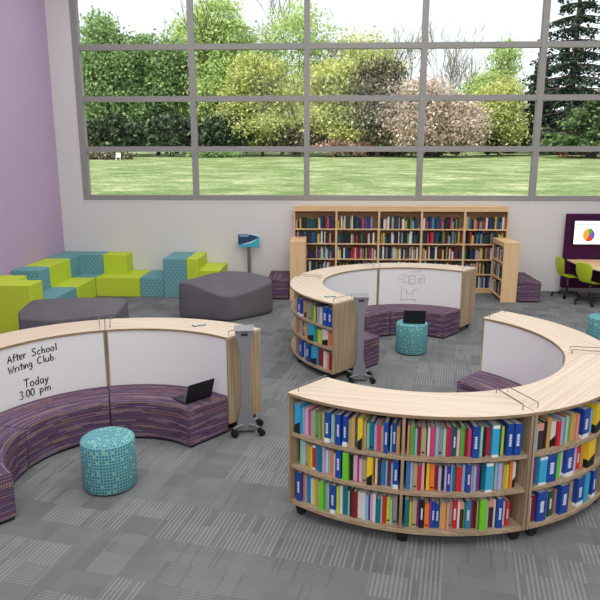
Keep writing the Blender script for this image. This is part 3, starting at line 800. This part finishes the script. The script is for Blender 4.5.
# ------------------------------------------------------------------ straight bookcases
BX0, BW, BF, BB = -0.691, 0.925, 13.80, 14.06
SZ = [.105, .42, .745, 1.085, 1.405]
def make_straight():
    root = empty('straight_bookcase', (BX0, BF, 0)); t_ = .02; D = BB-BF
    for x in (0.001, BW-t_-0.001): MB().box(x, x+t_, 0, D, 0, 1.87).build('side_panel', M_maple, root, smooth=False)
    MB().box(-0.0, BW, -.008, D, 1.87, 1.895).build('top', M_maple_h, root, smooth=False)
    MB().box(t_+.001, BW-t_-.001, 0.0, .02, 1.785, 1.87).build('fascia', M_maple_h, root, smooth=False)
    for z in SZ: MB().box(t_+.001, BW-t_-.001, .004, D-.012, z-.024, z).build('shelf', M_maple_h, root, smooth=False)
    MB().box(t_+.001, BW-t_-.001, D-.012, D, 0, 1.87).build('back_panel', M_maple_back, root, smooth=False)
    MB().box(t_+.001, BW-t_-.001, .01, .03, 0, SZ[0]-.024).build('plinth', M_maple_h, root, smooth=False)
    return root
sb = make_straight()
SL = ['leftmost of the five joined straight maple bookcases', 'second from left of the five joined straight maple bookcases',
      'middle of the five joined straight maple bookcases', 'fourth from left of the five joined straight maple bookcases', 'rightmost of the five joined straight maple bookcases']
for i in range(5):
    o = sb if i == 0 else copy_tree(sb); o.location = (BX0+i*BW, BF, 0); tag(o, SL[i], 'bookcase', 'straight maple bookcases')
RZ = [.10, .46, .82]
def make_return(x0, x1, open_left, label):
    """low case standing at right angles: depth along x, length along y"""
    y0, y1, H, t_ = 12.88, 13.775, 1.21, .022
    root = empty('low_bookcase', ((x0+x1)/2, (y0+y1)/2, 0), 0, label, 'bookcase', 'low return bookcases')
    h, L = (x1-x0)/2, (y1-y0)/2; s = -1 if open_left else 1
    for a_, b_ in ((-L, -L+t_), (L-t_, L)): MB().box(-h, h, a_, b_, 0, H).build('end_panel', M_maple, root, smooth=False)
    MB().box(-h-.004, h+.004, -L-.004, L, H, H+.024).build('top', M_maple_h, root, smooth=False)
    xb = (h-.014, h) if s < 0 else (-h, -h+.014)
    MB().box(xb[0], xb[1], -L+t_, L-t_, 0, H).build('back_panel', M_maple, root, smooth=False)
    xs = (-h, h-.014) if s < 0 else (-h+.014, h)
    for z in RZ: MB().box(xs[0], xs[1], -L+t_, L-t_, z-.03, z).build('shelf', M_maple_h, root, smooth=False)
    xf = (-h, -h+.02) if s < 0 else (h-.02, h)
    MB().box(xf[0], xf[1], -L+t_, L-t_, H-.07, H).build('fascia', M_maple_h, root, smooth=False)
    return root
make_return(3.62, 3.94, True, 'low maple bookcase turned at right angles at the right end')
make_return(-0.735, -0.415, False, 'low maple bookcase turned at right angles at the left end')

# ------------------------------------------------------------------ books
BC = {'K': ('black', (34, 34, 38)), 'W': ('white', (222, 220, 216)), 'N': ('blue', (26, 72, 160)), 'b': ('mid blue', (52, 122, 178)),
      'l': ('light blue', (140, 184, 214)), 't': ('dark teal', (18, 116, 132)), 'm': ('mint', (158, 208, 190)), 'g': ('green', (92, 164, 62)),
      'G': ('bright green', (112, 204, 44)), 'y': ('yellow', (240, 200, 36)), 'Y': ('lime yellow', (200, 214, 66)), 'o': ('orange', (236, 122, 56)),
      'O': ('ochre', (206, 160, 88)), 'r': ('red', (204, 40, 48)), 'R': ('dark red', (136, 34, 38)), 'p': ('pale pink', (230, 176, 194)),
      'P': ('deep pink', (206, 66, 104)), 'v': ('lavender', (184, 170, 208)), 'V': ('purple', (136, 52, 134)), 'T': ('tan', (178, 164, 128)),
      'e': ('grey', (150, 146, 142)), 'B': ('dark brown', (72, 42, 38)), 'c': ('sky blue', (58, 168, 212)), 's': ('salmon', (230, 154, 134)), 'D': ('dark green', (22, 92, 74))}
BM = {k_: flat(v[1], 0.38, 0, v[0].replace(' ', '_')+'_book_cover', 0.4) for k_, v in BC.items()}
M_pages = flat((206, 202, 194), 0.9, 0, 'book_pages', 0.1)
M_print = flat((232, 234, 238), 0.5, 0, 'spine_print')
M_dark_print = flat((30, 28, 30), 0.5, 0, 'dark_spine_print')
rb_ = random.Random(11)
ORD = lambda n: '%d%s' % (n, 'th' if 10 <= n % 100 <= 20 else {1: 'st', 2: 'nd', 3: 'rd'}.get(n % 10, 'th'))
bookmesh = {}
def book_obj(code, w_, h, d, style=0, name='book', far=False):
    """spine at y=0 facing -y, depth along +y"""
    key = (code, round(w_, 3), round(h, 3), round(d, 3), style, far)
    if key not in bookmesh:
        t_ = min(.0022, w_*.2); b = MB()
        b.box(-w_/2, w_/2, 0, t_, 0, h); b.box(-w_/2, -w_/2+t_, t_, d, 0, h); b.box(w_/2-t_, w_/2, t_, d, 0, h)
        e = .0005
        if style in (1, 2):        # title as a run of small upright blocks of print
            z = h*.30; rr = random.Random(code+str(style))
            while z < h*.66:
                k_ = rr.uniform(.007, .014); b.box(-w_*.2, w_*.2, -e, 0, z, z+k_, 1); z += k_+.004
        if style == 2: b.box(-w_/2, w_/2, -e, 0, 0, h*.15, 1); b.box(w_/2, w_/2+e, 0, d, 0, h*.12, 1); b.box(-w_/2-e, -w_/2, 0, d, 0, h*.12, 1)
        if style == 3: b.prism([(-w_/2, 0), (w_/2, 0), (w_/2, h*.42), (-w_/2, h*.26)], 0, e, 2, Matrix.Rotation(R(90), 4, 'X')); b.box(-w_/2-e, -w_/2, 0, d, 0, h*.3, 2)
        if style == 4: b.box(-w_/2, w_/2, -e, 0, h*.9, h, 1); b.box(-w_/2, w_/2, -e, 0, 0, h*.08, 1)
        if style == 5: b.box(-w_*.3, w_*.3, -e, 0, h*.08, h*.14, 2)
        if style == 6: b.box(-w_/2, w_/2, -e, 0, h*.72, h, 3); b.box(-w_/2-e, -w_/2, 0, d, h*.72, h, 3)
        me = b.build('cover', [FM[code] if far else BM[code], M_print, M_dark_print, BM['s']], smooth=False).data
        tmp = bpy.data.objects[-1] if False else None
        pg = MB().box(-w_/2+t_, w_/2-t_, t_, d-.004, .004, h-.004).build('pages', M_pages, smooth=False)
        bookmesh[key] = (me, pg.data)
        for o in [o for o in bpy.data.objects if o.data in (me, pg.data)]: bpy.data.objects.remove(o)
    cm, pm = bookmesh[key]
    o = bpy.data.objects.new(name, cm); col.objects.link(o)
    p = bpy.data.objects.new('pages', pm); col.objects.link(p); p.parent = o
    return o
def parse(s):
    out = []
    for t_ in s.split():
        st_ = 0
        if t_[-1] in '!': st_ = 2; t_ = t_[:-1]
        elif t_[-1] == '"': st_ = 1; t_ = t_[:-1]
        elif t_[-1] == '/': st_ = 3; t_ = t_[:-1]
        elif t_[-1] == '=': st_ = 4; t_ = t_[:-1]
        elif t_[-1] == '^': st_ = 6; t_ = t_[:-1]
        elif t_[-1] == ',': st_ = 5; t_ = t_[:-1]
        out.append((t_[0], float(t_[1:] or 1), st_))
    return out
def arc_row(spec, ctr, a0, a1, z, hmax, where, group, lead=0.012, tail=0.012):
    L = parse(spec); tot = sum(x[1] for x in L); rs = 1.868
    span = R(a1-a0)*rs-lead-tail; u = span/tot; s = lead; cnt = 0
    for code, w_, style in L:
        wid = w_*u
        if code == '_': s += wid; continue
        cnt += 1
        big = code in 'NcGy' and w_ > 1.3
        h = hmax*(rb_.uniform(.93, .98) if big else rb_.uniform(.78, .93)); d = rb_.uniform(.165, .20) if big else rb_.uniform(.14, .18)
        out = rb_.uniform(.004, .016) if big else rb_.uniform(.026, .050)
        th = R(a0)+(s+wid/2)/rs; r = rs+.018-out
        # the back end of a radial book is narrower, so a cover must fit the inner radius
        o = book_obj(code, max(.006, wid*.90-.0006), h, d, style)
        o.location = (ctr[0]+r*math.cos(th), ctr[1]+r*math.sin(th), z+.0005); o.rotation_euler = (0, 0, th+math.pi/2)
        tag(o, '%s book, %s from left, %s' % (BC[code][0], ORD(cnt), where), 'book', group)
        s += wid
C1 = [
 ('c2.4/ l.8 v.8 p.9 P.5 l1.3 T1.1 g1.3, e.7 Y1.1 _.5 N2! m1.2 v.7 N1.8" _.4 N1.6! T1 O1.3 t1 y1.6/ T.8 m.9 t1.4, v.9 P1.3 T.9 N1.4" _.4 m.5 N1.3" O1.1',
  '_1.2 m2.2 T1.3, O.9 Y.7 r1.2= b.9 t1.5 v.9 W.8 l1.3 o.9 W.8 N2" _.4 G2 K1 p1.4 V.4 p1 T1.6, y1.8/ _.4 W.8 B.8 b1.6 l.5 R1 l.6 N1.6!',
  '_.6 N2" o1.1 l.5 b1.5 W.8 Y1 s.9 B.8 G1.8 v.5 m.8 t.9 N1.7! Y1 W1 t1.5 m.7 B1 R1.4 W1.6 W1 l.9 N.4 p.9 W.9 t1.4 m.5 r1.1 Y1.3, m.5 e1.5,'),
 ('s.8 g1.5 l.8 R1 T1.7, _.3 W.8 P1.5 l1 e1.4, m1 r1 V.8 D1.4" p1 g1.4 R.8 P1.2 N2" t.6 m.9 K1 r1.4 c2.4= D1.1 Y1.1 _.3 N2.3" N2.6" _1.2',
  'b1.3 v.9 T1.5, r1.1 p.9 _.6 y1 o1.6, R1 v1 K.9 v.7 N1.3" v.4 t1.1 r2 l1 N1.6" s.8 l1 V1.1 K.8 t.6 c2.4= Y1 l1 v1.5 g.6 O1.1 Y.9 o1 W1.2/ _1.7',
  't1.5 y.7 T1.5, V.7 K1.5" o1.5, V.6 N1.2" N1.3" O2 s.7 e1.1, r1.5" W.7 B1.2^ g.4 b1.8" R.9 B.7 T.5 G2.4 v.8 B1.6^ W.7 N2" R.6 W.6 r1.1" _3'),
 ('l.7 B1.5^ K.8 O1 W1.3/ r1 l1 r.5 m.8 g.6 O1.7 s.7 R.6 N2.3! y1 l1 y2.2/ _.6 N1.6" W.8',
  'V.9 c1.6= N2.1" G1.3 W.7 N2.1! p.7 v.7 r1.2" O1 y2.4/ G.9 _2.4',
  'W.5 R.7 N2" p.8 D1.1" r.6 e.5 N2.1" O1.7 T.6 N2.1! c1.6 _1.0 N1.6! _1.5'),
]
BAYS = [(-130.05+1.0, -100.35-.45, 'left bay of the foreground curved bookcase'), (-100.35+.45, -70.65-1.0, 'right bay of the foreground curved bookcase'),
        (-70.35+1.0, -40.65-.45, 'curved bookcase at the right edge')]
ROWS = [(S2[1], HT-.024-S2[1], 'top shelf'), (S1[1], S2[0]-S1[1], 'middle shelf'), (BT, S1[0]-BT, 'bottom shelf')]
for bay, (a0, a1, nm) in zip(C1, BAYS):
    for spec, (z, hs, rn_) in zip(bay, ROWS):
        arc_row(spec, C0, a0, a1, z, min(hs-.012, .262), rn_+', '+nm, 'books in the curved bookcases')
B1 = ['N2.4! s.5 T1.5/ O1 e1.5, g.7 Y.8 K.7 v.6 W1.7" N1.6" N1.4"', 's1 T.9 N1.3" O1.4 T.4 c2.4/ g.6 Y1.4 W1.8/ o.8 T.6', 'W.6 N2" W1.5 N1.6" e.5 c2/ R1.5 W.9 s.7 R1']
for spec, (z, hs, rn_) in zip(B1, ROWS):
    arc_row(spec, B0, 198.6+.45, 228.3-1.0, z, min(hs-.012, .262), rn_+', curved bookcase left of the middle ring', 'books in the curved bookcases')

# straight bookcases: the top row and the low return case book by book, the rest as one filling
FAR = 'KKKKKKNNbtWWWWelrRyOgDBTPKNsKtDKBK'
def far_pick(r_): return r_.choice(FAR)
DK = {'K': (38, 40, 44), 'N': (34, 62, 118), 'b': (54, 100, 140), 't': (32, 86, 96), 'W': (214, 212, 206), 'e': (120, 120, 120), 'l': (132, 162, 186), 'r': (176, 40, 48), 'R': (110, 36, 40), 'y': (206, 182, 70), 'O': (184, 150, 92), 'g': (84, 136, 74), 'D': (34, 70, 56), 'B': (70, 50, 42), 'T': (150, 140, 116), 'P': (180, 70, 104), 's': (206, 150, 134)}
rf = random.Random(5); n_individual = 0; LIMIT = 300-len([o for o in bpy.data.objects if o.name.startswith('book') and o.get('category') == 'book'])
where_b = ['leftmost', 'second', 'middle', 'fourth', 'rightmost']
FM = {k_: flat(v, 0.45, 0, 'far_book_cover_'+k_.lower(), .3) for k_, v in DK.items()}  # darker, duller cover colours for the far shelves
fill = MB(); fill_mats = [FM[k_] for k_ in DK]; keys = list(DK)
# low return case at the right: spines face -x
for zi, z in reversed(list(enumerate(RZ))):
    y = 13.74; cnt = 0
    while y > 12.93:
        w_ = rf.choice((.024, .03, .036, .042, .05)); code = far_pick(rf); h = rf.uniform(.20, .27)
        if rf.random() < .06: y -= w_; continue
        if y-w_ < 12.92: break
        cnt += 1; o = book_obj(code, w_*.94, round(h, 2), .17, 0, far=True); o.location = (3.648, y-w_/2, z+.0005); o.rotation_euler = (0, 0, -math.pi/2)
        tag(o, '%s book, %s from left, %s shelf, low right return bookcase' % (BC[code][0], ORD(cnt), ('bottom', 'middle', 'top')[zi]), 'book', 'books in the low return bookcase'); n_individual += 1
        y -= w_
for zi, z in reversed(list(enumerate(SZ))):
    for i in range(5):
        x = BX0+i*BW+.03; x1 = x+BW-.06; cnt = 0
        if rf.random() < .4: x1 -= rf.uniform(.02, .08)
        while x < x1-.05:
            w_ = rf.choice((.022, .028, .034, .04, .048)); code = far_pick(rf); h = rf.uniform(.20, .275) if rf.random() < .8 else rf.uniform(.16, .2)
            d = rf.uniform(.13, .18)
            if rf.random() < .05: x += w_*.7; continue
            cnt += 1
            if n_individual < LIMIT and zi == 4:
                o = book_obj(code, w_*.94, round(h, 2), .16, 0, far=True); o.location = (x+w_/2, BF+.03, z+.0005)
                tag(o, '%s book, %s from left on top shelf, %s straight bookcase' % (BC[code][0], ORD(cnt), where_b[i]), 'book', 'books on the top straight shelf'); n_individual += 1
            else:
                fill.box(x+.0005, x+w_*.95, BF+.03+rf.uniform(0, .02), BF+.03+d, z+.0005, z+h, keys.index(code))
            x += w_
y = 12.93
for z in RZ:                                                     # low return case at the left faces away
    y = 12.93
    while y < 13.70:
        w_ = rf.choice((.03, .04, .05)); fill.box(-.60, -.445, y, y+w_*.94, z+.0005, z+rf.uniform(.2, .27), keys.index(far_pick(rf))); y += w_
fo = fill.build('books', fill_mats, smooth=False)
tag(fo, 'rows of mixed books filling the lower shelves of the straight maple bookcases', 'books', kind='stuff')

# ------------------------------------------------------------------ laptops, phones
def laptop(loc, rz, lean, label, ww=.33, dd=.225):
    root = empty('laptop', loc, rz, label, 'laptop', 'black laptops')
    ba = MB().box(-ww/2, ww/2, 0, dd, 0, .016).build('base', M_black, root, bevel=0.004)
    MB().box(-ww/2+.02, ww/2-.02, .03, dd*.55, .016, .0175).build('keyboard', flat((58, 58, 62), .5, 0, 'laptop_keys'), ba, smooth=False)
    MB().box(-.05, .05, dd*.62, dd-.02, .016, .0172).build('trackpad', flat((74, 74, 78), .4, 0, 'trackpad_grey'), ba, smooth=False)
    M = Matrix.Translation((0, 0, .012)) @ Matrix.Rotation(R(lean), 4, 'X')
    li = MB().box(-ww/2, ww/2, -.009, 0, 0, dd, M=M).build('lid', M_black, root, bevel=0.003)
    a = MB().box(-ww/2+.012, ww/2-.012, 0, .0008, .014, dd-.012, M=M).build('screen', flat((40, 42, 48), .15, 0, 'dark_screen', 0.5), li, smooth=False)
hx, hy = -1.318, 6.174
laptop((hx, hy, .4262), math.atan2(.248, .231), 18, 'black laptop open on the left purple bench')
laptop((1.345, 9.262, .4725), R(-3), 9, 'black laptop open on the teal stool in the middle ring', .325, .205)
o = MB().box(-.10, .10, -.07, .07, 0, .009).build('tablet', flat((40, 52, 50), .25, 0, 'tablet_glass', .5), bevel=0.003); o.location = (-2.955, 5.03, .426); o.rotation_euler = (0, 0, R(35))
tag(o, 'dark tablet lying on the purple bench at the left edge', 'tablet')
def phone(x, y, rz, lb):
    root = empty('phone', (x, y, HT+.0005), R(rz), lb, 'phone', 'phones left on the ring tops')
    MB().box(-.037, .037, -.075, .075, 0, .008).build('body', M_black, root, bevel=0.003)
    MB().box(-.032, .032, -.066, .066, .008, .0088).build('screen', flat((190, 204, 202), .2, 0, 'phone_screen', .5), root, smooth=False)
phone(-1.416, 6.818, -58, 'phone lying on the top of the left ring')
phone(0.07, 8.39, -75, 'phone lying on the top of the middle ring near its tower')

# ------------------------------------------------------------------ floor sign
root = empty('floor_sign', (-1.70, 13.86, 0), 0, 'grey post sign with a navy and teal panel by the window wall', 'sign')
MB().box(-.18, .18, -.13, .13, 0, .012).build('base', M_grey_metal, root, bevel=0.003)
MB().box(-.038, .038, .0, .03, .012, 1.05).build('pole', flat((118, 118, 118), .4, .4, 'post_grey'), root, bevel=0.003)
Ms = Matrix.Translation((.0, -.02, .985)) @ Matrix.Rotation(R(-8), 4, 'X')
sp = MB().box(-.235, .235, 0, .016, 0, .30, M=Ms).build('sign_panel', flat((52, 164, 180), .45, 0, 'sign_teal'), root, bevel=0.002)
def art(poly, off, mat, nm, par):
    M = Ms @ Matrix.Rotation(R(90), 4, 'X')
    MB().prism(poly, 0, off, M=M).build(nm, mat, par, smooth=False)
art([(-.235, .06), (-.15, .065), (0, .10), (.12, .16), (.235, .225), (.12, .26), (-.02, .285), (-.235, .285)], .001, flat((26, 56, 96), .45, 0, 'sign_navy'), 'printed_wave', sp)
art([(-.235, .285), (-.02, .285), (.12, .26), (.235, .225), (.235, .30), (-.235, .30)], .0012, flat((206, 216, 222), .45, 0, 'sign_pale'), 'printed_corner', sp)
art([(-.12, .062), (.02, .088), (.16, .155), (.17, .17), (.0, .102), (-.14, .070)], .0016, flat((220, 232, 236), .45, 0, 'sign_white'), 'printed_swoosh', sp)
art([(-.20, .235), (0.0, .235), (0.0, .262), (-.20, .262)], .0016, flat((150, 172, 206), .45, 0, 'sign_text'), 'printed_line', sp)

# ------------------------------------------------------------------ media wall, display, table
M_plum = flat((70, 28, 66), 0.85, 0, 'plum_fabric', .1)
root = empty('media_wall', (6.3, 13.94, 0), 0, 'dark plum upholstered media wall panel at the right edge', 'wall panel')
MB().box(-1.075, 1.2, -.04, .09, .11, 1.735).build('panel', M_plum, root, bevel=0.012)
MB().box(-1.065, 1.19, -.02, .08, 0, .11).build('plinth', flat((150, 146, 142), .6), root)
MB().box(-.50, -.38, -.052, -.04, .80, .86).build('power_socket', M_black, root, bevel=0.003)
root = empty('wall_display', (5.80, 13.86, 1.335), 0, 'flat screen showing a pie chart on the plum panel', 'screen')
MB().box(-.46, .62, -.004, .04, -.272, .272).build('bezel', M_black, root, bevel=0.004)
def emis(rgb, st_):
    a = NT('lit_screen', .3); a.color(lin(rgb)); a.b.inputs['Emission Color'].default_value = (*lin(rgb), 1); a.b.inputs['Emission Strength'].default_value = st_; return a.m
sc = MB().box(-.43, .59, -.006, -.004, -.245, .255).build('screen', emis((240, 244, 248), .75), root, smooth=False)
p0 = at(588.6, 235, 13.86); ox, oz = p0.x-5.80, p0.z-1.335
for nm, a0, a1, rgb in (('pie_slice', 95, 250, (236, 160, 50)), ('pie_slice', 250, 318, (206, 66, 40)), ('pie_slice', 318, 395, (108, 84, 176)), ('pie_slice', 35, 95, (70, 158, 66))):
    pts = [(ox, oz)]+[(ox+.125*math.cos(R(a0+(a1-a0)*t_/14)), oz+.14*math.sin(R(a0+(a1-a0)*t_/14))) for t_ in range(15)]
    MB().prism(pts, 0.006, 0.0072, M=Matrix.Rotation(R(90), 4, 'X')).build(nm, emis(rgb, .5), sc, smooth=False)
b = MB(); x = -.39; r_ = random.Random(2)
while x < .4:
    k_ = r_.uniform(.02, .06); b.box(x, x+k_, -.0072, -.006, .175, .188); x += k_+.012
b.box(-.39, -.30, -.0072, -.006, .145, .155)
b.build('title_line', flat((140, 144, 152), .5), sc, smooth=False)

root = empty('meeting_table', (5.97, 13.08, 0), 0, 'maple table projecting from the plum panel at the right edge', 'table')
pts = [(-.70, .78), (-.715, .3), (-.68, -.25), (-.55, -.62), (-.30, -.83), (0, -.90), (.3, -.83), (.55, -.62), (.68, -.25), (.715, .3), (.70, .78)]
MB().prism(pts, .728, .756).build('tabletop', M_maple_h, root, bevel=0.004)
MB().lathe([(.045, .03), (.045, .728)], 20, c=(0, -.3, 0)).build('leg', M_grey_metal, root)
MB().lathe([(.30, 0), (.30, .02), (.05, .035)], 32, c=(0, -.3, 0)).build('foot', M_grey_metal, root)

# ------------------------------------------------------------------ swivel chairs
M_chair = flat((176, 196, 40), 0.4, 0, 'lime_chair_plastic', .4)
def shell(rows, th, name, parent):
    """rows of (list of points); thickened sheet"""
    n, m = len(rows), len(rows[0]); V = [[Vector(p) for p in r_] for r_ in rows]
    top = [p for r_ in V for p in r_]; N = []
    for i in range(n):
        for j in range(m):
            du = V[min(i+1, n-1)][j]-V[max(i-1, 0)][j]; dv = V[i][min(j+1, m-1)]-V[i][max(j-1, 0)]
            N.append(du.cross(dv).normalized())
    bot = [p-q*th for p, q in zip(top, N)]; k_ = n*m
    fs = []
    for i in range(n-1):
        for j in range(m-1):
            a_ = i*m+j; fs.append((a_, a_+1, a_+m+1, a_+m)); fs.append((k_+a_, k_+a_+m, k_+a_+m+1, k_+a_+1))
    edge = [(0, j) for j in range(m)]+[(i, m-1) for i in range(1, n)]+[(n-1, j) for j in range(m-2, -1, -1)]+[(i, 0) for i in range(n-2, 0, -1)]
    E_ = [i*m+j for i, j in edge]
    for q in range(len(E_)): a_, b_ = E_[q], E_[(q+1) % len(E_)]; fs.append((a_, b_, k_+b_, k_+a_))
    return MB().add(top+bot, fs).build(name, M_chair, parent, ang=70, sub=1)
def make_chair():
    """faces +x"""
    root = empty('swivel_chair')
    rows = []
    for t_ in np.linspace(0, 1, 8):
        x = .21-.40*t_; hw = .215*(1-.30*max(0, (t_-.55)/.45)**1.5) if t_ > .1 else .19
        rows.append([(x, y*hw, .452-.02*math.cos(y*1.5)+(.0 if t_ > .15 else -.02)+(.045*max(0, t_-.75)/.25)) for y in np.linspace(-1, 1, 7)])
    shell(rows, .012, 'seat', root)
    rows = []
    for t_ in np.linspace(0, 1, 9):
        z = .475+.40*t_; hw = (.14+.085*math.sin(min(1, t_/.55)*1.571))*(1-.22*max(0, (t_-.8)/.2)**2); x = -.20-.055*t_-.02*math.sin(t_*3.14)
        rows.append([(x+.045*y*y, y*hw, z-(.02*y*y if t_ > .9 else 0)) for y in np.linspace(-1, 1, 7)])
    shell(rows, .012, 'backrest', root)
    MB().lathe([(.026, .07), (.026, .25)], 14).lathe([(.016, .25), (.016, .40)], 14, 1).lathe([(.05, .40), (.08, .422)], 14).build('column', [M_black, M_chrome], root)
    b = MB()
    for k_ in range(5):
        a_ = R(72*k_+20); b.tube([(0, 0, .10), (.14*math.cos(a_), .14*math.sin(a_), .095), (.285*math.cos(a_), .285*math.sin(a_), .078)], [.026, .02, .014], 8)
    b.build('star_base', M_black, root)
    for k_ in range(5):
        a_ = R(72*k_+20); caster_parts(root, .285*math.cos(a_), .285*math.sin(a_), a_+1.2, .032)
    return root
ch = make_chair(); ch.location = (5.19, 13.50, 0); ch.rotation_euler = (0, 0, R(4)); tag(ch, 'lime swivel chair nearest the window wall', 'chair', 'lime swivel chairs')
ch2 = copy_tree(ch); ch2.location = (5.38, 12.80, 0); ch2.rotation_euler = (0, 0, R(22)); ch2['label'] = 'lime swivel chair nearer the viewer beside the table'
